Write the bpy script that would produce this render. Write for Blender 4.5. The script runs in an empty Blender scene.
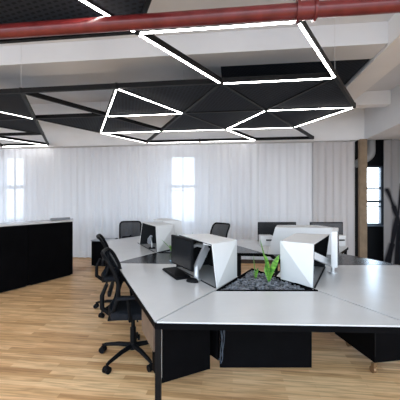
import bpy, math, random
from mathutils import Vector, Matrix
random.seed(7)
COL = bpy.context.scene.collection
PI = math.pi
sc = bpy.context.scene

# ------------------------------------------------------------------ helpers
class MB:
    def __init__(s): s.v = []; s.f = []
    def add(s, vs, fs):
        o = len(s.v); s.v += [tuple(p) for p in vs]; s.f += [tuple(i + o for i in f) for f in fs]
        return s
    def prism(s, poly, z0, z1):
        a = sum(poly[i][0]*poly[(i+1) % len(poly)][1]-poly[(i+1) % len(poly)][0]*poly[i][1] for i in range(len(poly)))
        if a < 0: poly = poly[::-1]
        n = len(poly)
        vs = [(x, y, z0) for x, y in poly]+[(x, y, z1) for x, y in poly]
        fs = [tuple(range(n-1, -1, -1)), tuple(range(n, 2*n))]+[(i, (i+1) % n, n+(i+1) % n, n+i) for i in range(n)]
        return s.add(vs, fs)
    def box(s, c, size, rz=0, M=None, bev=0):
        a, b, h = [q/2 for q in size]
        if bev:
            r = bev; ring = []
            for cx, cy, a0 in ((a-r, b-r, 0), (-a+r, b-r, 90), (-a+r, -b+r, 180), (a-r, -b+r, 270)):
                for k in range(4):
                    t = math.radians(a0+30*k); ring.append((cx, cy, math.cos(t), math.sin(t)))
            vs = []; lay = [(-h, 0), (-h+.3*r, .7), (-h+r, 1), (h-r, 1), (h-.3*r, .7), (h, 0)]
            for z, k in lay:
                for cx, cy, dx, dy in ring: vs.append((cx+dx*r*k, cy+dy*r*k, z))
            n = 16; fs = [tuple(range(n-1, -1, -1)), tuple(range(5*n, 6*n))]
            for l in range(5):
                for i in range(n): fs.append((l*n+i, l*n+(i+1) % n, (l+1)*n+(i+1) % n, (l+1)*n+i))
        else:
            vs = [(x, y, z) for z in (-h, h) for x, y in ((-a, -b), (a, -b), (a, b), (-a, b))]
            fs = [(3, 2, 1, 0), (4, 5, 6, 7), (0, 1, 5, 4), (1, 2, 6, 5), (2, 3, 7, 6), (3, 0, 4, 7)]
        R = (M or Matrix.Identity(3)) @ Matrix.Rotation(rz, 3, 'Z') if M is None else M
        return s.add([R @ Vector(p)+Vector(c) for p in vs], fs)
    def bar(s, p, q, w, h, up=(0, 0, 1)):
        p = Vector(p); q = Vector(q); d = (q-p); L = d.length; d.normalize()
        side = d.cross(Vector(up)); side.normalize(); u = side.cross(d)
        M = Matrix((d, -side, u)).transposed()
        return s.box((p+q)/2, (L, w, h), M=M)
    def tube(s, pts, r, n=10, closed=False):
        pts = [Vector(p) for p in pts]; m = len(pts); vs = []; prev = None
        for i, p in enumerate(pts):
            if closed: d = pts[(i+1) % m]-pts[i-1]
            else: d = pts[min(i+1, m-1)]-pts[max(i-1, 0)]
            d.normalize()
            if prev is None:
                a = Vector((0, 0, 1)) if abs(d.z) < .9 else Vector((1, 0, 0)); u = d.cross(a)
            else: u = prev-d*prev.dot(d)
            u.normalize(); prev = u; w = d.cross(u)
            rr = r[i] if isinstance(r, (list, tuple)) else r
            for k in range(n):
                t = 2*PI*k/n; vs.append(p+u*rr*math.cos(t)+w*rr*math.sin(t))
        fs = []
        for i in range(m if closed else m-1):
            j = (i+1) % m
            for k in range(n): fs.append((i*n+k, i*n+(k+1) % n, j*n+(k+1) % n, j*n+k))
        if not closed: fs += [tuple(range(n-1, -1, -1)), tuple(range((m-1)*n, m*n))]
        return s.add(vs, fs)
    def build(s, name, mat, parent=None, smooth=False):
        me = bpy.data.meshes.new(name); me.from_pydata(s.v, [], s.f); me.update()
        if smooth:
            for p in me.polygons: p.use_smooth = True
            try: me.set_sharp_from_angle(angle=math.radians(38))
            except Exception: pass
        me.materials.append(mat)
        o = bpy.data.objects.new(name, me); COL.objects.link(o)
        if parent: o.parent = parent
        return o
def tag(o, label=None, cat=None, group=None, kind=None):
    if label: o['label'] = label
    if cat: o['category'] = cat
    if group: o['group'] = group
    if kind: o['kind'] = kind
    return o
def thing(name, label, cat, loc=(0, 0, 0), rz=0, group=None):
    o = bpy.data.objects.new(name, None); COL.objects.link(o); o.location = loc; o.rotation_euler = (0, 0, rz)
    o.empty_display_size = .05
    return tag(o, label, cat, group)
def kids(o): return [c for c in bpy.data.objects if c.parent == o]
def copy_tree(o, parent=None):
    ch = kids(o); c = o.copy(); COL.objects.link(c); c.parent = parent
    for k in ch: copy_tree(k, c)
    return c
def struct(o): o['kind'] = 'structure'; return o

# room frame: x' along the window wall, c towards it
TH = math.radians(-6.4)
EX = Vector((math.cos(TH), math.sin(TH))); EY = Vector((-math.sin(TH), math.cos(TH)))
def W(xp, c): v = EX*xp+EY*c; return (v.x, v.y)
def rect(x0, x1, c0, c1): return [W(x0, c0), W(x1, c0), W(x1, c1), W(x0, c1)]
EYE = 1.4; F = 290.
def onwall(u, v, c):   # measured point of the photo on the upright plane at depth c -> (x', z)
    du = (u-200)/F; t = c/(EY.x*du+EY.y); return EX.x*t*du+EX.y*t, EYE-(v-200)/F*t

# ------------------------------------------------------------------ materials
def mat(name, col, rough=.5, metal=0, spec=.5, coat=0):
    m = bpy.data.materials.new(name); m.use_nodes = True; b = m.node_tree.nodes['Principled BSDF']
    b.inputs['Base Color'].default_value = (*col, 1); b.inputs['Roughness'].default_value = rough
    b.inputs['Metallic'].default_value = metal; b.inputs['Specular IOR Level'].default_value = spec
    b.inputs['Coat Weight'].default_value = coat
    return m
def nodes(m): return m.node_tree.nodes, m.node_tree.links, m.node_tree.nodes['Principled BSDF']
def speckle(m, c1, c2, scale=40, detail=3, bump=0):
    N, L, b = nodes(m); t = N.new('ShaderNodeTexCoord'); n = N.new('ShaderNodeTexNoise'); n.inputs['Scale'].default_value = scale
    n.inputs['Detail'].default_value = detail; r = N.new('ShaderNodeValToRGB')
    r.color_ramp.elements[0].position = .3; r.color_ramp.elements[1].position = .7
    r.color_ramp.elements[0].color = (*c1, 1); r.color_ramp.elements[1].color = (*c2, 1)
    L.new(t.outputs['Object'], n.inputs['Vector']); L.new(n.outputs['Fac'], r.inputs['Fac']); L.new(r.outputs['Color'], b.inputs['Base Color'])
    if bump:
        bp = N.new('ShaderNodeBump'); bp.inputs['Strength'].default_value = bump; bp.inputs['Distance'].default_value = .003
        L.new(n.outputs['Fac'], bp.inputs['Height']); L.new(bp.outputs['Normal'], b.inputs['Normal'])
    return m
M_white = speckle(mat('white_powder_coat', (.8, .8, .8), .42), (.64, .635, .625), (.68, .675, .665), 3)
M_lam = speckle(mat('pale_laminate', (.6, .6, .6), .24), (.58, .57, .56), (.61, .60, .59), 5)
M_darklam = speckle(mat('charcoal_laminate', (.05, .05, .055), .25), (.010, .011, .013), (.015, .016, .019), 6)
M_black = speckle(mat('black_satin', (.01, .01, .01), .6, 0, .03), (.002, .002, .0024), (.003, .003, .0036), 8)
M_blackmetal = mat('black_metal', (.003, .003, .0035), .5, 0, .12)
M_int = mat('black_felt_lining', (.012, .012, .013), .85, 0, .2)
M_plastic = speckle(mat('black_plastic', (.014, .014, .016), .55, 0, .1), (.0025, .0025, .003), (.005, .005, .006), 30)
M_fabric = speckle(mat('black_seat_fabric', (.03, .03, .035), .9, 0, .2), (.005, .0055, .007), (.012, .013, .017), 180, 2, .3)
M_gap = mat('joint_black', (.004, .004, .004), .8)
M_screen = mat('dark_screen', (.012, .013, .015), .22)
M_silver = mat('silver_arm', (.62, .62, .62), .35, .6)
M_paint = speckle(mat('ceiling_paint', (.7, .7, .7), .7), (.70, .715, .74), (.76, .775, .80), 1.5)
M_beam = speckle(mat('beam_paint', (.7, .7, .7), .6), (.84, .84, .84), (.89, .89, .89), 2)
M_wall = mat('wall_paint', (.7, .71, .73), .8)
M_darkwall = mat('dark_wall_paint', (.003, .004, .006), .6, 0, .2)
M_red = speckle(mat('red_pipe_paint', (.3, .03, .03), .28), (.10, .010, .010), (.17, .020, .020), 12)
M_frame = mat('black_canopy_frame', (.003, .003, .0035), .5, 0, .2)
M_wframe = mat('window_frame_paint', (.12, .15, .2), .5)
M_darkframe = mat('dark_window_frame', (.06, .08, .11), .5)
M_duct = mat('grey_duct', (.35, .36, .36), .5)
M_brown = speckle(mat('brown_end_panel', (.12, .08, .055), .45), (.10, .068, .048), (.14, .095, .07), 20)  # plain brown, slightly mottled
M_grey = mat('mid_grey_top', (.28, .29, .31), .4)
M_post = speckle(mat('tan_timber', (.3, .2, .1), .6), (.20, .14, .085), (.26, .19, .12), 9)
M_base = mat('dark_brown_strip', (.05, .03, .02), .6)
M_brass = mat('bronze_caster', (.28, .17, .09), .35, .7)
M_blue = mat('pale_blue_paper', (.35, .55, .70), .7)
M_cable = mat('grey_blue_cable', (.03, .045, .065), .5)

def emis(name, col, s):
    m = bpy.data.materials.new(name); m.use_nodes = True; N = m.node_tree.nodes; N.clear()
    e = N.new('ShaderNodeEmission'); e.inputs['Color'].default_value = (*col, 1); e.inputs['Strength'].default_value = s
    o = N.new('ShaderNodeOutputMaterial'); m.node_tree.links.new(e.outputs[0], o.inputs[0]); return m
M_led = emis('led_diffuser', (1, .965, .93), 20)
M_leddim = emis('slim_led_diffuser', (1, .965, .93), 8)

def wood():
    m = mat('maple_strip_floor', (.6, .4, .25), .36, 0, .3); N, L, b = nodes(m)
    t = N.new('ShaderNodeTexCoord'); mp = N.new('ShaderNodeMapping'); mp.inputs['Rotation'].default_value = (0, 0, -TH)
    L.new(t.outputs['Object'], mp.inputs['Vector'])
    br = N.new('ShaderNodeTexBrick'); br.inputs['Scale'].default_value = 1; br.inputs['Brick Width'].default_value = .62
    br.inputs['Row Height'].default_value = .052; br.inputs['Mortar Size'].default_value = .0012; br.inputs['Bias'].default_value = 0
    br.offset = .37; br.inputs['Color1'].default_value = (0, 0, 0, 1); br.inputs['Color2'].default_value = (1, 1, 1, 1); br.inputs['Mortar'].default_value = (.35, .35, .35, 1)
    L.new(mp.outputs[0], br.inputs['Vector'])
    r = N.new('ShaderNodeValToRGB'); cr = r.color_ramp
    cr.elements[0].color = (.62, .33, .14, 1); cr.elements[1].color = (.95, .63, .33, 1)
    e = cr.elements.new(.35); e.color = (.80, .47, .22, 1); e = cr.elements.new(.7); e.color = (.88, .55, .275, 1)
    L.new(br.outputs['Color'], r.inputs['Fac'])
    g = N.new('ShaderNodeMapping'); g.inputs['Scale'].default_value = (2.2, 30, 1); L.new(mp.outputs[0], g.inputs['Vector'])
    n = N.new('ShaderNodeTexNoise'); n.inputs['Scale'].default_value = 1.4; n.inputs['Detail'].default_value = 6; n.inputs['Distortion'].default_value = .6
    L.new(g.outputs[0], n.inputs['Vector'])
    r2 = N.new('ShaderNodeValToRGB'); r2.color_ramp.elements[0].position = .36; r2.color_ramp.elements[0].color = (.42, .30, .20, 1)
    r2.color_ramp.elements[1].position = .58; r2.color_ramp.elements[1].color = (1, 1, 1, 1); L.new(n.outputs['Fac'], r2.inputs['Fac'])
    mx = N.new('ShaderNodeMix'); mx.data_type = 'RGBA'; mx.blend_type = 'MULTIPLY'; mx.inputs['Factor'].default_value = .5
    L.new(r.outputs['Color'], mx.inputs['A']); L.new(r2.outputs['Color'], mx.inputs['B']); L.new(mx.outputs['Result'], b.inputs['Base Color'])
    return m
M_wood = wood()

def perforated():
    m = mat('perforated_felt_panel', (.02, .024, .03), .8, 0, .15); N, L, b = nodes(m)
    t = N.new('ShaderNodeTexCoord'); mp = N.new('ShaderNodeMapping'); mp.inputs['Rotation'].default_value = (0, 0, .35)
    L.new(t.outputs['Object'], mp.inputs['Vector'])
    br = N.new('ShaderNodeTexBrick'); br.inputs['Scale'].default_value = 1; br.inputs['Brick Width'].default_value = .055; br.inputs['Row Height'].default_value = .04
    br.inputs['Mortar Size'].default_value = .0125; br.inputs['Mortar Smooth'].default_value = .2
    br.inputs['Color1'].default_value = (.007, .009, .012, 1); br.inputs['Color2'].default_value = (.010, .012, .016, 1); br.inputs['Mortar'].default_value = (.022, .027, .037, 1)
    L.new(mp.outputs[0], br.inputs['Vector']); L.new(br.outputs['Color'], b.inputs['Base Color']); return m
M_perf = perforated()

def sheer(name, col, thru, prints=None, transl=.35):
    m = bpy.data.materials.new(name); m.use_nodes = True; N = m.node_tree.nodes; L = m.node_tree.links; N.clear()
    t = N.new('ShaderNodeTexCoord'); n = N.new('ShaderNodeTexNoise'); n.inputs['Scale'].default_value = 2.5; n.inputs['Detail'].default_value = 2
    mp = N.new('ShaderNodeMapping'); mp.inputs['Scale'].default_value = (3, 3, .15); L.new(t.outputs['Object'], mp.inputs['Vector']); L.new(mp.outputs[0], n.inputs['Vector'])
    r = N.new('ShaderNodeValToRGB'); r.color_ramp.elements[0].position = .3; r.color_ramp.elements[1].position = .7
    r.color_ramp.elements[0].color = (*[c*.93 for c in col], 1); r.color_ramp.elements[1].color = (*col, 1); L.new(n.outputs['Fac'], r.inputs['Fac'])
    color = r.outputs['Color']
    if prints:   # branch print woven in the cloth: distance to segments in (x, z)
        last = None
        sep = N.new('ShaderNodeSeparateXYZ'); L.new(t.outputs['Object'], sep.inputs[0]); cmb = N.new('ShaderNodeCombineXYZ')
        L.new(sep.outputs['X'], cmb.inputs['X']); L.new(sep.outputs['Z'], cmb.inputs['Z'])
        def vm(op, a, bb, val=None):
            q = N.new('ShaderNodeVectorMath'); q.operation = op
            for i, s_ in enumerate((a, bb)):
                if s_ is None: continue
                if isinstance(s_, tuple): q.inputs[i].default_value = s_
                else: L.new(s_, q.inputs[i])
            return q
        def ma(op, a, bb=None, clamp=False):
            q = N.new('ShaderNodeMath'); q.operation = op; q.use_clamp = clamp
            for i, s_ in enumerate((a, bb)):
                if s_ is None: continue
                if isinstance(s_, (int, float)): q.inputs[i].default_value = s_
                else: L.new(s_, q.inputs[i])
            return q.outputs[0]
        for (ax, az, bx, bz, w) in prints:
            d = (bx-ax, 0, bz-az); l2 = d[0]**2+d[2]**2
            pa = vm('SUBTRACT', cmb.outputs[0], (ax, 0, az)).outputs[0]
            h = ma('DIVIDE', vm('DOT_PRODUCT', pa, d).outputs['Value'], l2, True)
            sc_ = N.new('ShaderNodeVectorMath'); sc_.operation = 'SCALE'; sc_.inputs[0].default_value = d; L.new(h, sc_.inputs['Scale'])
            dist = vm('LENGTH', vm('SUBTRACT', pa, sc_.outputs[0]).outputs[0], None).outputs['Value']
            k = ma('SUBTRACT', dist, w); last = k if last is None else ma('MINIMUM', last, k)
        fac = ma('SUBTRACT', 1.0, ma('DIVIDE', last, .05, True), True)
        mx = N.new('ShaderNodeMix'); mx.data_type = 'RGBA'; L.new(fac, mx.inputs['Factor']); L.new(color, mx.inputs['A']); mx.inputs['B'].default_value = (.015, .015, .018, 1)
        color = mx.outputs['Result']
    d = N.new('ShaderNodeBsdfDiffuse'); tl = N.new('ShaderNodeBsdfTranslucent'); tr = N.new('ShaderNodeBsdfTransparent')
    L.new(color, d.inputs[0]); L.new(color, tl.inputs[0])
    a = N.new('ShaderNodeMixShader'); a.inputs[0].default_value = transl; L.new(d.outputs[0], a.inputs[1]); L.new(tl.outputs[0], a.inputs[2])
    b = N.new('ShaderNodeMixShader'); b.inputs[0].default_value = thru; L.new(a.outputs[0], b.inputs[1]); L.new(tr.outputs[0], b.inputs[2])
    o = N.new('ShaderNodeOutputMaterial'); L.new(b.outputs[0], o.inputs[0]); return m
M_sheer = sheer('white_sheer', (.90, .92, .955), .085, None, .13)
M_greysheer = sheer('warm_grey_sheer', (.70, .68, .68), .04, None, .15)
M_mesh = sheer('chair_mesh', (.010, .012, .016), .14, None, .1)

# ------------------------------------------------------------------ the setting
struct(MB().prism(rect(-9, 6, -1.6, 8), -.08, 0).build('floor', M_wood))
CZ = 3.34
struct(MB().prism(rect(-9, 6, -1.6, 8), CZ, CZ+.1).build('ceiling', M_paint))
BZ = 3.1
struct(MB().prism(rect(-9, 1.679, 3.355, 3.70), BZ, CZ).build('trim_1', M_paint))
struct(MB().prism(rect(-9, 2.78, 5.467, 5.65), BZ, CZ).build('trim_2', M_beam))
struct(MB().prism(rect(1.68, 2.03, -1.6, 5.466), BZ-.03, CZ).build('trim_3', M_beam))
struct(MB().prism(rect(2.78, 6, -1.6, 6.5), 2.68, CZ).build('trim_4', M_paint))
struct(MB().prism(rect(-9, 6, 6.5, 6.54), 2.68, CZ).build('trim_5', M_beam))
WC = 6.95
holes = []
for (u0, v0, u1, v1) in ((1, 156, 24, 221), (168, 154, 197, 225)):
    a = onwall(u0, v0, WC); b = onwall(u1, v1, WC); holes.append((a[0], b[0], b[1], a[1]))
a = onwall(363.5, 166, WC); b = onwall(383.5, 225, WC); rw = (a[0], b[0], b[1], a[1])
xdark0 = onwall(350, 200, WC)[0]; xdark1 = onwall(392, 200, WC)[0]
wl = MB(); x = -9.
for h in holes:
    wl.prism(rect(x, h[0], WC, WC+.2), 0, CZ); wl.prism(rect(h[0], h[1], WC, WC+.2), 0, h[2]); wl.prism(rect(h[0], h[1], WC, WC+.2), h[3], CZ); x = h[1]
wl.prism(rect(x, xdark0, WC, WC+.2), 0, CZ); wl.prism(rect(xdark1, 6, WC, WC+.2), 0, CZ)
struct(wl.build('wall_back', M_wall))
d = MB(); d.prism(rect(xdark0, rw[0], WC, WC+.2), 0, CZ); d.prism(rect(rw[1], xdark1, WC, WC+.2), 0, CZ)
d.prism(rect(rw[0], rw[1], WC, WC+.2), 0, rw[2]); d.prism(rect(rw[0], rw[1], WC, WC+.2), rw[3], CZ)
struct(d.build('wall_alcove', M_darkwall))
struct(MB().prism(rect(-9.1, -9, -1.6, 7.15), 0, CZ).build('wall_left', M_wall))
struct(MB().prism(rect(6, 6.1, -1.6, 7.15), 0, CZ).build('wall_right', M_wall))

M_glass = bpy.data.materials.new('window_glass'); M_glass.use_nodes = True
_N = M_glass.node_tree.nodes; _N.clear(); _t = _N.new('ShaderNodeBsdfTransparent'); _g = _N.new('ShaderNodeBsdfGlossy'); _g.inputs['Roughness'].default_value = .02
_t.inputs[0].default_value = (.95, .98, 1, 1)
_m = _N.new('ShaderNodeMixShader'); _m.inputs[0].default_value = .05; _o = _N.new('ShaderNodeOutputMaterial')
M_glass.node_tree.links.new(_t.outputs[0], _m.inputs[1]); M_glass.node_tree.links.new(_g.outputs[0], _m.inputs[2]); M_glass.node_tree.links.new(_m.outputs[0], _o.inputs[0])

def window(n, h, rails, fm, fw=.05, mull=()):
    x0, x1, z0, z1 = h; e = bpy.data.objects.new('window_%d' % n, None); COL.objects.link(e); e.location = (*W((x0+x1)/2, WC+.1), z0); e['kind'] = 'structure'
    inv = Matrix.Translation(-e.location)
    m = MB()
    m.prism(rect(x0, x0+fw, WC+.05, WC+.15), z0, z1); m.prism(rect(x1-fw, x1, WC+.05, WC+.15), z0, z1)
    m.prism(rect(x0+fw, x1-fw, WC+.05, WC+.15), z0, z0+fw); m.prism(rect(x0+fw, x1-fw, WC+.05, WC+.15), z1-fw, z1)
    for z, t in rails: m.prism(rect(x0+fw, x1-fw, WC+.05, WC+.13), z-t, z+t)
    for x, t in mull: m.prism(rect(x-t, x+t, WC+.06, WC+.12), z0+fw, z1-fw)
    o = m.build('window_frame', fm, e); o.matrix_parent_inverse = inv
    o = MB().prism(rect(x0+fw, x1-fw, WC+.09, WC+.10), z0+fw, z1-fw).build('window_pane', M_glass, e); o.matrix_parent_inverse = inv
    o = MB().prism(rect(x0-.03, x1+.03, WC-.06, WC+.05), z0-.035, z0-.001).build('window_sill', fm, e); o.matrix_parent_inverse = inv
zr = onwall(12, 187, WC)[1]; window(1, holes[0], [(zr, .05)], M_wframe, .05, [((holes[0][0]+holes[0][1])/2, .008)])
zr = onwall(182, 186, WC)[1]; window(2, holes[1], [(zr, .04), (zr-.1, .012)], M_wframe, .07, [((holes[1][0]+holes[1][1])/2, .01)])
z1_ = onwall(373, 188, WC)[1]; z2_ = onwall(373, 201.5, WC)[1]; z3_ = onwall(373, 206.5, WC)[1]
window(3, rw, [(z1_, .02), (z2_, .025), (z3_, .012)], M_darkframe, .03)

# street outside: pale facade seen through the panes
# curtains -------------------------------------------------
CC = 6.60
def curtain(u0, u1, m, label, ztop=2.665, zbot=.015, c=CC, amp=.014, wl_=.15, group='curtains along the window wall', name='curtain', x_over=None):
    x0 = onwall(u0, 200, c)[0] if x_over is None else x_over[0]; x1 = onwall(u1, 200, c)[0] if x_over is None else x_over[1]
    n = int((x1-x0)/.018); xm = (x0+x1)/2; vs = []; fs = []
    ph = random.random()*6
    zs = [zbot, .5, 1.1, 1.7, 2.3, ztop-.12, ztop]
    for j, z in enumerate(zs):
        for i in range(n+1):
            x = x0+(x1-x0)*i/n; s_ = x/wl_*2*PI+ph
            a = amp*(.55 if j == len(zs)-1 else 1)*(1+.45*math.sin(x*2.3+ph))
            y = a*math.sin(s_+.9*math.sin(x*3.1+ph))+.003*math.sin(s_*1.7+z*.6)
            vs.append((x-xm, y, z))
    for j in range(len(zs)-1):
        for i in range(n):
            q = j*(n+1)+i; fs.append((q, q+1, q+n+2, q+n+1))
    o = MB().add(vs, fs).build(name, m, smooth=True)
    o.location = (*W(xm, c), 0); o.rotation_euler = (0, 0, TH)
    return tag(o, label, 'curtain', group)
curtain(0, 0, M_sheer, 'white sheer curtain behind the black cabinets, at the left end of the window wall', x_over=(-6.2, onwall(106.5, 200, CC)[0]), c=CC+.03)
curtain(107, 312, M_sheer, 'wide white sheer curtain across the middle window, behind the desks')
curtain(313, 355, M_greysheer, 'warm grey opaque curtain just left of the tan timber post')
xa = onwall(384, 200, CC-.1)[0]; xb = xa+1.6; xmR = (xa+xb)/2
def px(u, v):
    x, z = onwall(u, v, CC-.1); return x-xmR, z
br_ = []
for (u0, v0, u1, v1, w) in ((387, 190, 394, 207, .018), (394, 207, 400, 225, .028), (402, 185, 398, 215, .015), (397, 218, 392, 245, .03), (408, 195, 401, 232, .03), (400, 228, 398, 275, .07), (392, 245, 388, 262, .05)):
    p = px(u0, v0); q = px(u1, v1); br_.append((p[0], p[1], q[0], q[1], w))
M_print = sheer('grey_cloth_with_branch_print', (.30, .29, .29), .02, br_, .1)
curtain(0, 0, M_print, 'dark grey curtain printed with black branches, right of the narrow window', x_over=(xa, xb), c=CC-.1)
tr = MB().prism(rect(-6.2, onwall(356, 200, CC)[0], 6.56, 6.66), 2.672, 2.679)
tag(tr.build('curtain_track', M_white), 'white ceiling track carrying the long curtains', 'curtain track')
p = onwall(358.5, 200, 6.5)[0]; q = onwall(365.5, 200, 6.5)[0]
tag(MB().prism(rect(p, q, 6.42, 6.52), 0, 2.679).build('timber_post', M_post), 'tan timber post between the grey curtain and narrow window', 'post')
# duct elbow above the narrow window
xd, zd = onwall(376, 150, 6.8); xd2, zd2 = onwall(362, 160, 6.8)
xd -= .10; zd -= .15
pts = [(*W(xd, 6.8), 3.3), (*W(xd, 6.8), zd+.12)]
for k in range(1, 6):
    t = k/6*PI/2*.8; pts.append((*W(xd-.16*(1-math.cos(t)), 6.8), zd+.12-.16*math.sin(t)))
pts.append((*W(xd2-.15, 6.8), zd2-.10))
tag(MB().tube(pts, .085, 16).build('duct_pipe', M_duct, smooth=True), 'pale grey elbow duct above the narrow uncurtained window', 'duct')
x0 = onwall(236, 200, 6.5)[0]; x1 = onwall(300, 200, 6.5)[0]
struct(MB().prism(rect(x0, x1, 6.50, 6.54), 0, .075).build('dark_strip_back', M_base))  # low dark brown strip at the foot of the middle curtain

# red sprinkler pipe ----------------------------------------
PZ = 2.60
t = thing('sprinkler_pipe', 'glossy red sprinkler pipe crossing under the ceiling', 'pipe', (0, 0, 0))
P0 = Vector((-2.07*200/290*1.0-1.5, 2.07+.2, PZ)); 
pa = Vector((-200/290*2.07, 2.07, PZ)); pb = Vector((200/290*1.775, 1.775, PZ)); dd = (pb-pa).normalized()
MB().tube([pa-dd*2.5, pb+dd*2.5], .047, 24).build('pipe_run', M_red, t, True)
pc = pa+dd*((306-0)/400*(pb-pa).length*1.0)
uc = 306; # coupling under the canopy corner
k = (uc-200)/290; s_ = (k*pa.y-pa.x)/(dd.x-k*dd.y); pc = pa+dd*s_
c = MB()
c.tube([pc-dd*.062, pc-dd*.045], .066, 24); c.tube([pc-dd*.045, pc+dd*.045], .055, 24); c.tube([pc+dd*.045, pc+dd*.062], .066, 24)
c.build('coupling', M_red, t, True)
for s_ in (-1.2, 2.9):
    q = pa+dd*s_; MB().tube([q+Vector((0, 0, .045)), (q.x, q.y, CZ)], .006, 8).build('hanger_rod', M_frame, t)

# ------------------------------------------------------------------ suspended canopy on a triangular grid
S = .86; KZ = EYE+1.5*S
A_ = Vector((1.39, -.168))*S; B_ = Vector((.835, 1.13))*S; O_ = Vector((-.566, 2.605))*S
def node(i, j): v = O_+A_*i+B_*j; return v
can = thing('ceiling_canopy', 'suspended canopy of dark perforated triangles with white light strips', 'ceiling canopy', (node(-1, 2).x, node(-1, 2).y, KZ))
INV = Matrix.Translation(-can.location)
dark = [((0, 0), (-1, 0), (0, -1)), ((0, 0), (0, -1), (1, -1)), ((-1, 0), (0, -1), (-1, -1)), 
        ((0, 1), (1, 1), (0, 2)), ((1, 1), (1, 2), (0, 2)), ((0, 1), (-1, 2), (0, 2)), ((-1, 1), (0, 1), (-1, 2)), ((-1, 2), (0, 2), (-1, 3)),
        ((0, 2), (0, 3), (-1, 3)), ((0, 2), (1, 2), (0, 3)), ((-1, 1), (-2, 2), (-1, 2)), ((-2, 2), (-3, 3), (-2, 3)), ((-1, 2), (-2, 3), (-1, 3)),
        ((-3, 2), (-2, 2), (-3, 3)), ((-2, 1), (-3, 2), (-3, 1)), ((-3, 2), (-4, 2), (-4, 3)), ((-3, 1), (-3, 2), (-4, 2))]
for tri in dark:
    P = [node(*q) for q in tri]; cen = (P[0]+P[1]+P[2])/3
    P = [cen+(q-cen)*(1-.022/((q-cen).length)*1.2) for q in P]
    o = MB().prism([(q.x, q.y) for q in P], KZ+.012, KZ+.04).build('acoustic_panel', M_perf, can); o.matrix_parent_inverse = INV
edges = set()
def E(a, b): edges.add(tuple(sorted((a, b))))
for tri in dark:
    for i in range(3): E(tri[i], tri[(i+1) % 3])
lit = [((0, 0), (1, 0)), ((0, 0), (0, 1)), ((0, 1), (1, 1)), ((1, 0), (1, 1)), ((0, -1), (0, 0)), ((-1, 1), (-2, 2)), ((-2, 2), (-3, 3)), ((-1, 1), (-1, 2)), ((-2, 2), (-1, 2)),
       ((-3, 3), (-2, 3)), ((-3, 3), (-3, 4)), ((-1, 3), (0, 2)), ((-1, 3), (-1, 4)), ((-1, 3), (0, 3)), ((0, 2), (1, 2)), ((0, 3), (1, 2)),
       ((-2, 3), (-1, 3)), ((-3, 4), (-2, 4)), ((-2, 4), (-1, 4)), ((-5, 3), (-5, 4)), ((-6, 4), (-5, 4)), ((-3, 1), (-3, 2))]
for a, b in lit: E(a, b)
for a, b in [((-2, 1), (-1, 1)), ((-2, 1), (-2, 2)), ((0, 3), (0, 4)), ((-1, 4), (0, 4)), ((-2, 3), (-3, 4)), ((-2, 2), (-2, 3)), ((-4, 3), (-5, 4)), ((-2, 1), (-3, 1)), ((-5, 3), (-4, 3)), ((-5, 3), (-6, 4))]: E(a, b)
dim = {((-5, 3), (-5, 4)), ((-3, 1), (-3, 2)), ((-2, 3), (-1, 3)), ((-3, 4), (-2, 4)), ((-2, 4), (-1, 4)), ((-3, 3), (-3, 4)), ((-1, 3), (0, 3))}
for a, b in sorted(edges):
    p = node(*a); q = node(*b); d_ = (q-p).normalized(); p2 = p+d_*.012; q2 = q-d_*.012
    o = MB().bar((p2.x, p2.y, KZ+.028), (q2.x, q2.y, KZ+.028), .034, .056).build('frame_bar', M_frame, can); o.matrix_parent_inverse = INV
for a, b in lit:
    p = node(*a); q = node(*b); d_ = (q-p).normalized(); p2 = p+d_*.03; q2 = q-d_*.03
    w = .006 if ((a, b) in dim) else (.0085 if max(a[1], b[1]) > 1 else .018)
    o = MB().bar((p2.x, p2.y, KZ-.003), (q2.x, q2.y, KZ-.003), w, .006).build('light_strip', M_leddim if w < .007 else M_led, can); o.matrix_parent_inverse = INV
nn = sorted({e for ed in edges for e in ed})
for (i, j) in nn:
    q = node(i, j)
    o = MB().tube([(q.x, q.y, KZ-.004), (q.x, q.y, KZ+.06)], .024, 12).build('node_joint', M_frame, can); o.matrix_parent_inverse = INV
    if (i+2*j) % 3 == 0 and j > 0 and q.y < 6.0:
        o = MB().tube([(q.x, q.y, KZ+.06), (q.x, q.y, CZ)], .002, 5).build('suspension_wire', M_silver, can); o.matrix_parent_inverse = INV
# added dark sheet standing in for ceiling shade, seen through the open cell
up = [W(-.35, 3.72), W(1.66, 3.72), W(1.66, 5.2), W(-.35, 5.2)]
o = MB().prism([W(-.15, 3.72), W(1.66, 3.72), W(1.66, 5.3), W(-.15, 5.3)], 3.11, 3.14).build('ceiling_shade_sheet', M_perf)
tag(o, 'dark sheet standing in for ceiling shade behind the beam, above the lit canopy', 'shade sheet')

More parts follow.
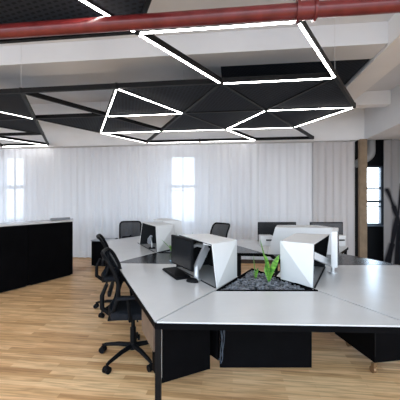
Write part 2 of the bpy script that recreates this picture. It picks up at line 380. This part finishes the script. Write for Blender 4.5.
# ------------------------------------------------------------------ desks
TZ = .74
def inset(poly, d):
    n = len(poly); a = sum(poly[i][0]*poly[(i+1) % n][1]-poly[(i+1) % n][0]*poly[i][1] for i in range(n))
    P = [Vector(p) for p in (poly if a > 0 else poly[::-1])]; out = []
    for i in range(n):
        e0 = (P[i]-P[i-1]).normalized(); e1 = (P[(i+1) % n]-P[i]).normalized()
        n0 = Vector((-e0.y, e0.x)); n1 = Vector((-e1.y, e1.x)); b = (n0+n1); k = 1+n0.dot(n1)
        out.append(tuple(P[i]+b*d/max(k, .3)))
    return out
A = (-.245, 1.569); L1 = (-.893, 3.045); L2 = (-1.58, 4.67)
def desk(label, poly, top, legs=(), name='desk', ins=.0055):
    cx = sum(p[0] for p in poly)/len(poly); cy = sum(p[1] for p in poly)/len(poly)
    t = thing(name, label, 'desk', (cx, cy, 0), group='linked desks of the island'); inv = Matrix.Translation((-cx, -cy, 0))
    o = MB().prism(inset(poly, ins), TZ-.008, TZ).build('desktop', top, t); o.matrix_parent_inverse = inv
    o = MB().prism(inset(poly, .001), TZ-.040, TZ-.0085).build('edge_band', M_black, t); o.matrix_parent_inverse = inv
    for (x, y, rz) in legs:
        o = MB().box((x, y, (TZ-.0405)/2), (.032, .032, TZ-.0405), rz).build('leg', M_blackmetal, t); o.matrix_parent_inverse = inv
    return t, inv
G = math.radians(24)
t, inv = desk('pale trapezoid desk at the front, nearest the viewer', [A, (1.13, 1.515), (.860, 2.100), (.100, 2.105)], M_lam, [(-.229, 1.592, 0), (1.125, 1.545, 0)])
t, inv = desk('pale desk at front left, with the keyboard on it', [A, (.097, 2.107), (.125, 2.14), (.335, 2.51), (.10, 3.02), (-.285, 2.995), L1], M_lam, [])
da = Vector((-.402, .916)); n_in = Vector((.916, .402)); s0 = Vector(A)+n_in*.016+da*.06; s1 = s0+da*.30
o = MB().bar((s0.x, s0.y, .622), (s1.x, s1.y, .622), .016, .15).build('end_panel', M_brown, t); o.matrix_parent_inverse = inv
t, inv = desk('pale desk at back left, beside the farther left swivel chair', [L1, (-.570, 3.640), (-.20, 4.28), (-.42, 5.15), (-1.08, 5.38), L2], M_lam, [(-1.5, 4.66, G), (-1.06, 5.3, 0)])
t, inv = desk('pale desk at front right, running out of the picture', [(1.132, 1.517), (2.035, 2.945), (1.38, 2.945), (.89, 2.995), (.655, 2.51), (.835, 2.14), (.863, 2.107)], M_lam, [(1.95, 2.88, .8)])
t, inv = desk('dark grey infill surface behind the monitor with the keyboard', [(L1[0]+.004, L1[1]+.002), (-.285, 2.999), (.10, 3.025), (.15, 3.52), (-.565, 3.625)], M_darklam, [(.12, 3.08, 0)], name='infill_table')
t, inv = desk('dark grey infill surface at right, in front of the narrow window', [(2.035, 2.949), (1.745, 3.61), (.87, 3.56), (.90, 3.0), (1.38, 2.949)], M_darklam, [(.92, 3.5, 0)], name='infill_table')
t, inv = desk('dark grey triangular surface in the middle, seen between the white hoods', [(.452, 3.625), (.800, 3.59), (.53, 4.235)], M_darklam, [(.48, 3.65, 0)], name='infill_table', ins=.002)
t, inv = desk('pale desk at back right, under the two far monitors', [(.806, 3.59), (.536, 4.24), (.60, 4.85), (2.05, 4.75), (2.10, 4.10), (1.745, 3.615)], M_lam, [(2.05, 4.09, 0), (1.98, 4.68, 0), (.66, 4.78, 0)])
# dark slots where the hoods stand
def slot(p, q, lab):
    o = MB().bar((*p, TZ+.0025), (*q, TZ+.0025), .012, .004).build('cable_slot', M_gap)
    tag(o, lab, 'cable slot', 'cable slots in the desks')
slot((.118, 2.165), (-.245, 2.85), 'black cable slot along the opening of the hood by the keyboard')
slot((-.575, 3.655), (-.955, 4.45), 'black cable slot at the opening of the far left hood')
slot((.855, 2.165), (1.235, 2.86), 'black cable slot along the opening of the front right hood')

# core panels below the desks
o = MB().box((.50, 2.215, .41), (.70, .02, .57)).build('modesty_panel', M_black)
COREM = o; tag(o, 'wide black panel hanging under the centre of the front desk', 'panel')
def pedestal(label, corner, ang, w, dpt, h0, h1, mirror=False):
    t = thing('mobile_pedestal', label, 'drawer unit', (*corner, 0), ang, 'black pedestals under the front desks')
    MB().box((w/2, dpt/2, (h0+h1)/2), (w, dpt, h1-h0)).build('body', M_black, t)
    f = MB().box((w/2, -.007, (h0+h1)/2), (w-.004, .012, h1-h0)).build('door', M_black, t)
    MB().box((.004, -.015, (h0+h1)/2-.02), (.008, .004, (h1-h0)*.75)).build('edge_strip', M_silver if not mirror else M_blackmetal, f)  # silver one imitates the highlight along the left unit's edge
    for i, (cx, cy) in enumerate(((.035, .025), (w-.035, .025), (.12, dpt-.06), (w-.035, dpt-.06)) if mirror else ((.10, dpt-.04), (w-.12, dpt-.04))):
        c = MB(); c.tube([(cx, cy, h0), (cx, cy, h0-.03)], .012, 10); c.box((cx, cy+.01, h0-.043), (.03, .03, .03))
        c.tube([(cx-.012, cy+.02, .028), (cx+.012, cy+.02, .028)], .0275, 14)
        c.build('caster', M_brass if mirror else M_plastic, t, True)
    return t
pedestal('black pedestal under the front left corner of the desks', (-.283, 2.055), math.radians(27), .40, .18, .105, .60)
pedestal('black pedestal under the front right desk, on bronze casters', (1.375, 2.30), math.radians(9), .42, .50, .115, .66, True)
o = MB().bar((.005, 2.43, .43), (.145, 2.235, .43), .014, .53).build('modesty_panel', M_black)
tag(o, 'narrow black panel behind the hanging cables under the front desk', 'panel')

cb = MB()
for k in range(3):
    x0_ = .115+.02*k; pts = []
    for i in range(12):
        s_ = i/11; pts.append((x0_+.03*math.sin(s_*3+k)+.02*s_, 2.02+.03*math.cos(s_*4+k*2), .695-.42*math.sin(s_*PI/2)))
    cb.tube(pts, .003, 6)
tag(cb.build('cable_bundle', M_cable, smooth=True), 'grey blue cables dangling under the front desk', 'cables')

# planter tray + gravel -------------------------------------
def stones(poly, z0, z1, n, r0, r1):
    m = MB(); P = [Vector(p) for p in poly]; base = []
    g = (1+5**.5)/2
    iv = [Vector(v).normalized() for v in ((-1, g, 0), (1, g, 0), (-1, -g, 0), (1, -g, 0), (0, -1, g), (0, 1, g), (0, -1, -g), (0, 1, -g), (g, 0, -1), (g, 0, 1), (-g, 0, -1), (-g, 0, 1))]
    fi = [(0, 11, 5), (0, 5, 1), (0, 1, 7), (0, 7, 10), (0, 10, 11), (1, 5, 9), (5, 11, 4), (11, 10, 2), (10, 7, 6), (7, 1, 8), (3, 9, 4), (3, 4, 2), (3, 2, 6), (3, 6, 8), (3, 8, 9), (4, 9, 5), (2, 4, 11), (6, 2, 10), (8, 6, 7), (9, 8, 1)]
    for _ in range(n):
        a, b = random.random(), random.random()
        if a+b > 1: a, b = 1-a, 1-b
        p = P[0]+(P[1]-P[0])*a+(P[2]-P[0])*b; r = random.uniform(r0, r1)
        R = Matrix.Rotation(random.random()*6, 3, 'Z') @ Matrix.Rotation(random.random()*6, 3, 'X')
        z = random.uniform(z0, z1)
        sc_ = Vector((random.uniform(.8, 1.3), random.uniform(.7, 1.1), random.uniform(.5, .8)))
        m.add([(R @ v)*r*random.uniform(.85, 1.1)*sc_.z+Vector((p.x, p.y, z)) if False else Vector((p.x+(R @ v).x*r*sc_.x, p.y+(R @ v).y*r*sc_.y, z+(R @ v).z*r*sc_.z)) for v in iv], fi)
    return m
M_stone = speckle(mat('dark_gravel', (.08, .085, .095), .4), (.008, .009, .012), (.20, .21, .235), 30, 1)
def planter(label, tri, lab2, n):
    cx = sum(p[0] for p in tri)/3; cy = sum(p[1] for p in tri)/3
    t = thing('planter_tray', label, 'planter', (cx, cy, TZ-.12), group='triangular gravel trays'); inv = Matrix.Translation((-cx, -cy, -(TZ-.12)))
    outer = inset(tri, .004); inner = inset(tri, .010)
    o = MB().prism(inner, TZ-.12, TZ-.105).build('tray_base', M_black, t); o.matrix_parent_inverse = inv
    m = MB()
    for i in range(3):
        j = (i+1) % 3; m.prism([outer[i], outer[j], inner[j], inner[i]], TZ-.12, TZ+.004)
    o = m.build('tray_rim', M_black, t); o.matrix_parent_inverse = inv
    soil = inset(tri, .011)
    o = MB().prism(soil, TZ-.104, TZ-.03).build('soil', M_gap, t); o.matrix_parent_inverse = inv
    gi = inset(tri, .026)
    g = stones(gi, TZ-.028, TZ-.006, n, .011, .020).build('gravel', M_stone); tag(g, lab2, 'gravel', kind='stuff')
planter('black triangular tray set into the island between the two front hoods', [(.112, 2.112), (.868, 2.112), (.50, 2.80)], 'dark gravel filling the tray between the two front hoods', 620)
planter('black triangular tray right of the far left hood', [(-.545, 3.64), (.13, 3.56), (-.17, 4.26)], 'dark gravel in the tray right of the far left hood', 360)

# plants ----------------------------------------------------
def leafmat():
    m = mat('banded_leaf', (.1, .3, .04), .45); N, L, b = nodes(m)
    t = N.new('ShaderNodeTexCoord'); w = N.new('ShaderNodeTexNoise'); mp = N.new('ShaderNodeMapping'); mp.inputs['Scale'].default_value = (15, 15, 70)
    L.new(t.outputs['Object'], mp.inputs['Vector']); L.new(mp.outputs[0], w.inputs['Vector']); w.inputs['Scale'].default_value = 1
    r = N.new('ShaderNodeValToRGB'); r.color_ramp.elements[0].position = .35; r.color_ramp.elements[1].position = .65
    r.color_ramp.elements[0].color = (.05, .19, .025, 1); r.color_ramp.elements[1].color = (.25, .52, .08, 1)
    L.new(w.outputs['Fac'], r.inputs['Fac']); L.new(r.outputs['Color'], b.inputs['Base Color']); return m
M_leaf = leafmat()
def leaf(h, w, lean, az, curl=.0):
    n = 12; vs = []; fs = []
    dx, dy = math.cos(az), math.sin(az); sx, sy = -dy, dx
    for i in range(n+1):
        s_ = i/n; wd = w*(math.sin(min(1, s_*1.25+.18)*PI/2) if s_ < .65 else 1)*(1 if s_ < .55 else max(.02, 1-((s_-.55)/.45)**2.3))
        off = lean*s_**1.6; z = h*s_; tw = curl*s_
        ax, ay = sx*math.cos(tw)+dx*math.sin(tw), sy*math.cos(tw)+dy*math.sin(tw)
        bx, by = -ay, ax
        for k, (q, dep) in enumerate(((-1, .0), (-.5, -.18), (0, -.25), (.5, -.18), (1, 0), (.5, -.08), (0, -.13), (-.5, -.08))):
            vs.append((dx*off+ax*q*wd-bx*dep*wd, dy*off+ay*q*wd-by*dep*wd, z))
    for i in range(n):
        for k in range(8): fs.append((i*8+k, i*8+(k+1) % 8, (i+1)*8+(k+1) % 8, (i+1)*8+k))
    fs += [tuple(range(7, -1, -1)), tuple(range(n*8, n*8+8))]
    return MB().add(vs, fs)
def plant(label, loc, leaves):
    t = thing('snake_plant', label, 'plant', loc, group='snake plants in the gravel')
    for a in leaves: leaf(*a).build('leaf', M_leaf, t, True)
plant('tall green snake plant in the front gravel tray', (.565, 2.37, .725), [(.355, .050, -.075, .05, .3), (.225, .044, .085, .1, -.3), (.15, .03, .035, 2.2, .5), (.22, .034, -.03, -.6, .2)])
plant('short narrow green plant left of the tall one in the front tray', (.468, 2.45, .725), [(.21, .028, -.015, 0, .2), (.10, .018, .03, .5, .1), (.08, .015, -.03, 0, 0)])
plant('small green plant left of the black front monitor', (-.36, 3.70, .725), [(.17, .022, -.13, .2, .3), (.12, .028, .03, .4, .2), (.10, .024, -.03, -.4, .2)])
plant('green leaf tip rising behind the top of the black front monitor', (-.32, 3.93, .725), [(.235, .014, .0, 0, .2), (.15, .016, .03, 1, .2)])
plant('green leaf tip rising above the left end of the front hood', (-.12, 4.02, .725), [(.24, .016, .02, 0, .2), (.23, .012, -.12, 0, .2)])

# hoods -----------------------------------------------------
def hood(label, P, T, open_side=3, z0=TZ+.001, z1=1.07):
    """P, T: four bottom and top corners; the side from corner 3 to corner 0 stays open"""
    cx = sum(p[0] for p in P)/4; cy = sum(p[1] for p in P)/4
    t = thing('desk_hood', label, 'desk hood', (cx, cy, z0), group='faceted white desk hoods')
    def loc(p, z): return Vector((p[0]-cx, p[1]-cy, z-z0))
    B = [loc(p, z0) for p in P]; U = [loc(p, z1) for p in T]
    cen = sum(B+U, Vector())/8
    def shell(off):
        m = []
        for q in B+U:
            d_ = cen-q; m.append(q+Vector((math.copysign(min(abs(d_.x), off), d_.x), math.copysign(min(abs(d_.y), off), d_.y), 0 if q.z < .01 else -off)))
        return m
    V0 = shell(0); V1 = shell(.006); V2 = shell(.012)
    tri = [(0, 1, 5), (0, 5, 4), (1, 2, 6), (1, 6, 5), (2, 3, 6), (3, 7, 6), (4, 5, 6, 7)]
    def skin(a, b):
        m = MB(); n = len(tri); m.v = [tuple(q) for q in a+b]
        for f in tri: m.f.append(f); m.f.append(tuple(i+8 for i in reversed(f)))
        for (i, j) in ((0, 1), (1, 2), (2, 3), (3, 7), (7, 4), (4, 0)): m.f.append((j, i, i+8, j+8))
        return m
    skin(V0, V1).build('shell', M_white, t)
    skin([q for q in V1], V2).build('lining', M_int, t)
    return t
H1P = [(.1275, 2.175), (.317, 2.486), (.10, 2.97), (-.24, 2.86)]; H1T = [(.093, 2.175), (.305, 2.39), (.079, 2.85), (-.205, 2.785)]
H2P = [(.845, 2.175), (.673, 2.42), (.90, 2.96), (1.235, 2.86)]; H2T = [(.852, 2.175), (.644, 2.334), (.94, 2.87), (1.247, 2.79)]
sh = lambda L_, dx, dy: [(x+dx, y+dy) for x, y in L_]
hood('white faceted hood behind the black front monitor, left of the gravel', H1P, H1T)
hood('white faceted hood right of the gravel, nearest on the right side', H2P, H2T)
hood('white faceted hood at far left, with a small lamp inside', sh(H1P, -.665, 1.48), sh(H1T, -.650, 1.50))
rot = lambda L_: [(-x, -y) for x, y in L_]
R1T = rot(H1T); R1P = rot(H1P); ox = -.30-R1T[3][0]; oy = 4.66-R1T[3][1]
hood('white faceted hood half hidden behind the far left hood', sh(R1P, ox, oy), sh(R1T, ox, oy))
hood('long white hood standing behind the front right hood', [(1.62, 3.50), (.82, 3.52), (1.0, 3.95), (1.54, 3.93)], [(1.60, 3.45), (.90, 3.47), (1.02, 3.83), (1.54, 3.80)])

# monitors --------------------------------------------------
def monitor_parts(t, w, h, th, shellmat, zc):
    """local: screen faces -Y, centre of panel at (0, 0, zc)"""
    MB().box((0, 0, zc), (w, th, h), bev=.006).build('casing', shellmat, t, True)
    f = MB(); f.box((0, -th/2-.0015, zc), (w-.03, .003, h-.03)); f.build('screen', M_screen, t)
pn = Vector((-.057, 2.35)); pf = Vector((-.261, 2.706)); mid = (pn+pf)/2; dv = (pn-pf); ang = math.atan2(dv.y, dv.x)
t = thing('monitor', 'black monitor on a silver arm beside the keyboard', 'monitor', (mid.x, mid.y, TZ), ang)
monitor_parts(t, dv.length, .262, .022, M_plastic, .948-TZ)
iv = (Matrix.Translation((mid.x, mid.y, TZ)) @ Matrix.Rotation(ang, 4, 'Z')).inverted()
def tl(p): return tuple((iv @ Vector(p))[:3])
a = MB(); a.tube([tl((-.028, 2.375, TZ+.001)), tl((-.028, 2.375, TZ+.015))], .035, 20); a.tube([tl((-.028, 2.375, TZ+.01)), tl((-.028, 2.375, .86))], .023, 14); a.build('arm_post', M_silver, t, True)
a = MB(); a.bar(tl((-.028, 2.375, .84)), tl((.055, 2.42, 1.01)), .03, .055); a.build('arm_link', M_silver, t)
a = MB(); a.bar(tl((.055, 2.42, 1.01)), tl((-.02, 2.60, 1.0)), .03, .03); a.bar(tl((-.02, 2.60, 1.0)), tl((-.125, 2.545, .97)), .025, .025); a.bar(tl((.03, 2.43, 1.035)), tl((.11, 2.41, 1.025)), .03, .012); a.build('arm_bracket', M_silver, t)
# right monitor, seen almost edge on
pn = Vector((1.175, 2.50)); pf = Vector((1.36, 2.82)); mid = (pn+pf)/2; dv = (pf-pn)
pn = Vector((1.12, 2.42)); pf = Vector((1.31, 2.80))
mid = (pn+pf)/2; dv = (pf-pn); ang = math.atan2(dv.y, dv.x)
t = thing('monitor', 'white-backed monitor seen nearly edge-on in front of the right hood', 'monitor', (mid.x, mid.y, TZ), ang)
monitor_parts(t, dv.length, .30, .05, M_white, .985-TZ)
iv = (Matrix.Translation((mid.x, mid.y, TZ)) @ Matrix.Rotation(ang, 4, 'Z')).inverted()
a = MB(); a.tube([tl((1.20, 2.62, TZ+.001)), tl((1.20, 2.62, TZ+.012))], .035, 20); a.tube([tl((1.20, 2.62, TZ+.01)), tl((1.20, 2.62, .83))], .016, 14); a.build('arm_post', M_silver, t, True)
a = MB(); a.bar(tl((1.215, 2.62, .815)), tl((.93, 2.42, .945)), .035, .055); a.bar(tl((1.20, 2.62, .82)), tl((1.225, 2.61, .93)), .03, .03); a.build('arm_link', M_white, t)
# far monitors
for i, (x0, x1, lab) in enumerate(((.865, 1.435, 'black far monitor nearer the centre, behind the long white hood'), (1.645, 2.135, 'black far monitor at right, before the grey curtain'))):
    mid = ((x0+x1)/2, 4.34); t = thing('monitor', lab, 'monitor', (*mid, TZ), 0)
    monitor_parts(t, x1-x0, .29, .03, M_plastic, .185)
    s_ = MB(); s_.box((0, .05, .006), (.22, .16, .01)); s_.box((0, .045, .09), (.05, .02, .17)); s_.build('stand', M_plastic, t)
for i, (x, lab) in enumerate(((.955, 'white desktop box with a black slot below the centre far monitor'), (2.00, 'white desktop box with a black slot at the right end of the back desk'))):
    t = thing('desktop_box', lab, 'desktop box', (x, 4.22, TZ+.001), 0, 'white boxes on the back desk')
    MB().box((0, 0, .075), (.18, .14, .15), bev=.008).build('case', M_white, t, True)
    MB().box((.03, -.072, .085), (.08, .004, .02)).build('slot', M_int, t)

# keyboard, mouse, paper ------------------------------------
kc = Vector((-.215, 2.575)); t = thing('keyboard', 'black keyboard in front of the black front monitor', 'keyboard', (kc.x, kc.y, TZ+.001), math.radians(-65))
MB().box((0, 0, .009), (.38, .13, .016), bev=.004).build('keyboard_base', M_plastic, t, True)
for r in range(5):
    for c in range(15):
        if r == 0 and 4 <= c <= 8:
            if c == 6: MB().box((-.172+c*.0245, -.048, .020), (.115, .018, .006)).build('key', M_blackmetal, t)
            continue
        MB().box((-.172+c*.0245, -.048+r*.024, .020), (.020, .019, .006)).build('key', M_blackmetal, t)
def dome(cx, cy, cz, rx, ry, rz, nu=18, nv=7):
    vs = []; fs = []
    for j in range(nv):
        ph = j/(nv-1)*PI/2*.97
        for i in range(nu):
            a_ = 2*PI*i/nu; vs.append((cx+rx*math.cos(a_)*math.cos(ph)**.7, cy+ry*math.sin(a_)*math.cos(ph)**.7, cz+rz*math.sin(ph)))
    for j in range(nv-1):
        for i in range(nu): fs.append((j*nu+i, j*nu+(i+1) % nu, (j+1)*nu+(i+1) % nu, (j+1)*nu+i))
    fs += [tuple(range(nu-1, -1, -1)), tuple(range((nv-1)*nu, nv*nu))]
    return MB().add(vs, fs)
t = thing('computer_mouse', 'black computer mouse at the right end of the keyboard', 'mouse', (-.062, 2.335, TZ+.001), math.radians(-30))
dome(0, 0, 0, .055, .032, .032).build('mouse_body', M_plastic, t, True)
MB().tube([(.03, -.006, .024), (.03, .006, .024)], .008, 12).build('scroll_wheel', M_blackmetal, t)
tag(MB().prism([(-.30, 3.05), (-.19, 3.04), (-.20, 3.16), (-.33, 3.15)], TZ+.001, TZ+.008).build('paper_pad', M_blue), 'pale blue paper pad behind the black front monitor', 'paper')
# desk lamp in the far left hood
t = thing('mesh_lamp', 'small grey curved reading lamp inside the far left hood', 'lamp', (-.655, 3.95, TZ+.001), math.radians(115))
MB().tube([(0, 0, .0), (0, 0, .012)], .045, 18).build('lamp_base', M_plastic, t, True)
MB().tube([(0, 0, .012), (.0, 0, .06), (.03, 0, .12), (.07, 0, .15)], .008, 10).build('stem', M_silver, t, True)
MB().tube([(.04, 0, .16), (.10, 0, .11), (.13, 0, .06)], [.02, .035, .03], 14).build('lamp_head', M_grey, t, True)

# ------------------------------------------------------------------ chairs (local: faces +X, floor origin)
def make_chair(label):
    t = thing('swivel_chair', label, 'chair', (0, 0, 0), group='black mesh swivel chairs')
    m = MB(); m.tube([(0, 0, .075), (0, 0, .125)], [.045, .035], 18); m.build('hub', M_plastic, t, True)
    for k in range(5):
        a = 2*PI*k/5+.2; ca, sa = math.cos(a), math.sin(a)
        l = MB().tube([(.03*ca, .03*sa, .10), (.14*ca, .14*sa, .098), (.27*ca, .27*sa, .078), (.295*ca, .295*sa, .07)], [.022, .019, .015, .013], 10).build('leg', M_plastic, t, True)
        c = MB(); cx, cy = .30*ca, .30*sa; c.tube([(cx, cy, .045), (cx, cy, .08)], .008, 8)
        for s_ in (-1, 1): c.tube([(cx-sa*s_*.008, cy+ca*s_*.008, .0285), (cx-sa*s_*.026, cy+ca*s_*.026, .0285)], .028, 16)
        c.tube([(cx-sa*.012, cy+ca*.012, .04), (cx+sa*.012, cy-ca*.012, .04)], .022, 10)
        c.build('caster', M_plastic, l, True)
    MB().tube([(0, 0, .12), (0, 0, .26), (0, 0, .261), (0, 0, .39)], [.026, .026, .017, .017], 16).build('gas_lift', M_blackmetal, t, True)
    m = MB(); m.box((0, 0, .405), (.22, .17, .04), bev=.01); m.bar((.02, -.08, .40), (.04, -.22, .395), .012, .008); m.build('seat_mechanism', M_plastic, t, True)
    m = MB(); m.box((.05, 0, .462), (.46, .48, .07), bev=.033)
    m.v = [(x, y, z+.02*math.cos(y*5)-.02-(.03*max(0, x-.12)/.13)) for x, y, z in m.v]; m.build('seat', M_fabric, t, True)
    MB().box((.01, 0, .42), (.42, .42, .014), bev=.006).build('seat_pan', M_plastic, t, True)
    # back frame: rounded rectangle bent backwards
    def bp(y, z):   # y across, z up
        k = (z-.45)/.50; return Vector((-.195-.03*k+.03*(1-k)-.035*(1-(y/.22)**2)+.085*math.sin(min(1, k)*PI), y, z))
    ring = []; hw, zb, zt, r = .215, .455, .945, .06
    for cy, cz, a0 in ((hw-r, zt-r, 0), (-hw+r, zt-r, 90), (-hw+r*.8+.02, zb+r, 180), (hw-r*.8-.02, zb+r, 270)):
        for k in range(5):
            a = math.radians(a0+22.5*k); ring.append((cy+r*math.cos(a), cz+r*math.sin(a)))
    full = []
    for i in range(len(ring)):
        p, q = ring[i], ring[(i+1) % len(ring)]; n = 4 if math.dist(p, q) > .08 else 1
        for k in range(n): full.append((p[0]+(q[0]-p[0])*k/n, p[1]+(q[1]-p[1])*k/n))
    MB().tube([bp(*q) for q in full], .016, 8, True).build('back_frame', M_plastic, t, True)
    n = len(full); cen = (0, .71); vs = [bp(*cen)]; fs = []
    rings = 4
    for j in range(1, rings+1):
        for q in full: vs.append(bp(cen[0]+(q[0]-cen[0])*j/rings, cen[1]+(q[1]-cen[1])*j/rings))
    vb = [v+Vector((-.004, 0, 0)) for v in vs]; nv = len(vs)
    for i in range(n): fs.append((0, 1+i, 1+(i+1) % n))
    for j in range(rings-1):
        for i in range(n): fs.append((1+j*n+i, 1+(j+1)*n+i, 1+(j+1)*n+(i+1) % n, 1+j*n+(i+1) % n))
    MB().add(vs, fs).build('backrest_mesh', M_mesh, t, True)
    m = MB(); m.tube([(-.06, 0, .40), (-.20, 0, .40), (-.265, 0, .45), (-.265, 0, .56), (-.225, 0, .66)], [.024, .024, .022, .02, .016], 10); m.build('back_support', M_plastic, t, True)
    m = MB(); m.box((-.19, 0, .62), (.03, .34, .05), bev=.012); m.build('lumbar_bar', M_plastic, t, True)
    for s_ in (-1, 1):
        m = MB(); m.tube([(-.02, s_*.16, .41), (-.02, s_*.255, .42), (-.02, s_*.27, .47), (-.04, s_*.27, .60)], .013, 8); m.build('arm_post', M_plastic, t, True)
        MB().box((-.04, s_*.27, .612), (.17, .045, .022), bev=.01).build('armrest', M_fabric, t, True)
    return t
ch = make_chair('black mesh swivel chair at front left, nearest the viewer')
spots = [((-.60, 2.60), 12, None), ((-1.045, 3.72), 18, 'black mesh swivel chair behind the nearest one, on the left side'),
         ((-1.42, 5.88), -80, 'black mesh chair behind the back left desk, before the curtain'),
         ((.26, 5.45), -138, 'black mesh chair whose back shows above the front left hood'),
         ((1.46, 5.20), -90, 'black swivel chair behind the back desk, base seen through the gap')]
for i, (p, a, lab) in enumerate(spots):
    o = ch if i == 0 else copy_tree(ch)
    o.location = (*p, 0); o.rotation_euler = (0, 0, math.radians(a))
    if lab: o['label'] = lab

# low cabinet at the far left of the island
t = thing('low_cabinet', 'small black cabinet with a grey top by the left curtain', 'cabinet', (-2.29, 6.12, 0), TH)
MB().box((.28, .18, .275), (.56, .36, .51)).build('body', M_black, t)
MB().box((.28, .18, .543), (.58, .38, .02)).build('cabinet_top', M_grey, t)
MB().box((.14, -.006, .275), (.262, .012, .49)).build('door', M_black, t); MB().box((.42, -.006, .275), (.262, .012, .49)).build('door', M_black, t)
MB().box((.28, .18, .012), (.50, .30, .022)).build('plinth', M_gap, t)

# ------------------------------------------------------------------ black storage cabinets at left
F1 = Vector((-2.38, 5.41)); fd = Vector((-.61, -1.08)).normalized(); en = Vector((-.402, .916)).normalized()
seam1 = Vector((-2.785, 4.69)); w1 = (seam1-F1).length
bk = en*.62
segs = [(0, w1), (w1, w1*2), (w1*2, w1*3)]
labs = ['black storage cabinet at the right end of the row, near the curtain', 'black storage cabinet at the left picture edge', 'black storage cabinet outside the left picture edge, last of the row']
for (s0_, s1_), lab in zip(segs[:2], labs):
    p = F1+fd*(s0_+.001); q = F1+fd*(s1_-.001); cen = (p+q)/2
    t = thing('storage_cabinet', lab, 'cabinet', (cen.x, cen.y, 0), group='black storage cabinets along the left'); inv = Matrix.Translation((-cen.x, -cen.y, 0))
    P = [tuple(p), tuple(p+bk), tuple(q+bk), tuple(q)]
    o = MB().prism(P, .02, 1.00).build('body', M_black, t); o.matrix_parent_inverse = inv
    o = MB().prism(inset(P, .03), 0, .02).build('plinth', M_gap, t); o.matrix_parent_inverse = inv
    nrm = Vector((fd.y, -fd.x)); nrm = nrm if nrm.dot(Vector((1, -.6))) > 0 else -nrm
    a_, b_ = p+fd*.003+nrm*.008, q-fd*.003+nrm*.008
    o = MB().bar((a_.x, a_.y, .51), (b_.x, b_.y, .51), .014, .97).build('door', M_black, t); o.matrix_parent_inverse = inv
p = F1-fd*.01; q = F1+fd*(w1*2+.01); nn_ = Vector((fd.y, -fd.x)); nn_ = nn_ if nn_.dot(Vector((1, -.6))) > 0 else -nn_
o = MB().prism([tuple(p+nn_*.02), tuple(p+bk*1.02), tuple(q+bk*1.02), tuple(q+nn_*.02)], 1.001, 1.022).build('cabinet_worktop', M_lam)
tag(o, 'pale worktop lying across the black storage cabinets', 'worktop')
b0 = F1+bk*.55+fd*.05
o = MB().prism([tuple(b0), tuple(b0+en*.24), tuple(b0+en*.24+fd*.42), tuple(b0+fd*.42)], 1.023, 1.055).build('document_tray', M_grey)
tag(o, 'flat grey tray on the right end of the cabinet worktop', 'tray')

# ------------------------------------------------------------------ light, world, camera
w = bpy.data.worlds.new('World'); sc.world = w; w.use_nodes = True; N = w.node_tree.nodes; L = w.node_tree.links
bg = N['Background']; tc = N.new('ShaderNodeTexCoord'); sp = N.new('ShaderNodeSeparateXYZ'); L.new(tc.outputs['Generated'], sp.inputs[0])
r = N.new('ShaderNodeValToRGB'); r.color_ramp.elements[0].position = .45; r.color_ramp.elements[0].color = (.26, .28, .32, 1)
r.color_ramp.elements[1].position = .62; r.color_ramp.elements[1].color = (.62, .80, 1, 1); e = r.color_ramp.elements.new(.52); e.color = (.86, .92, 1, 1)
mr = N.new('ShaderNodeMath'); mr.operation = 'MULTIPLY_ADD'; mr.inputs[1].default_value = .5; mr.inputs[2].default_value = .5
L.new(sp.outputs['Z'], mr.inputs[0]); L.new(mr.outputs[0], r.inputs['Fac']); L.new(r.outputs['Color'], bg.inputs['Color'])
ms = N.new('ShaderNodeMapRange'); ms.inputs['From Min'].default_value = -.3; ms.inputs['From Max'].default_value = .5   # open sky on the window side, added frontal fill from behind the camera
ms.inputs['To Min'].default_value = 3.1; ms.inputs['To Max'].default_value = 5.5; L.new(sp.outputs['Y'], ms.inputs['Value']); L.new(ms.outputs['Result'], bg.inputs['Strength'])
cam = bpy.data.cameras.new('camera'); co = bpy.data.objects.new('camera', cam); COL.objects.link(co)
co.location = (0, 0, EYE); co.rotation_euler = (PI/2, 0, 0); cam.sensor_fit = 'HORIZONTAL'; cam.sensor_width = 36; cam.lens = F/400*36; cam.clip_start = .05
sc.camera = co
sc.view_settings.view_transform = 'Standard'; sc.view_settings.look = 'None'; sc.view_settings.gamma = 1; sc.view_settings.exposure = .84
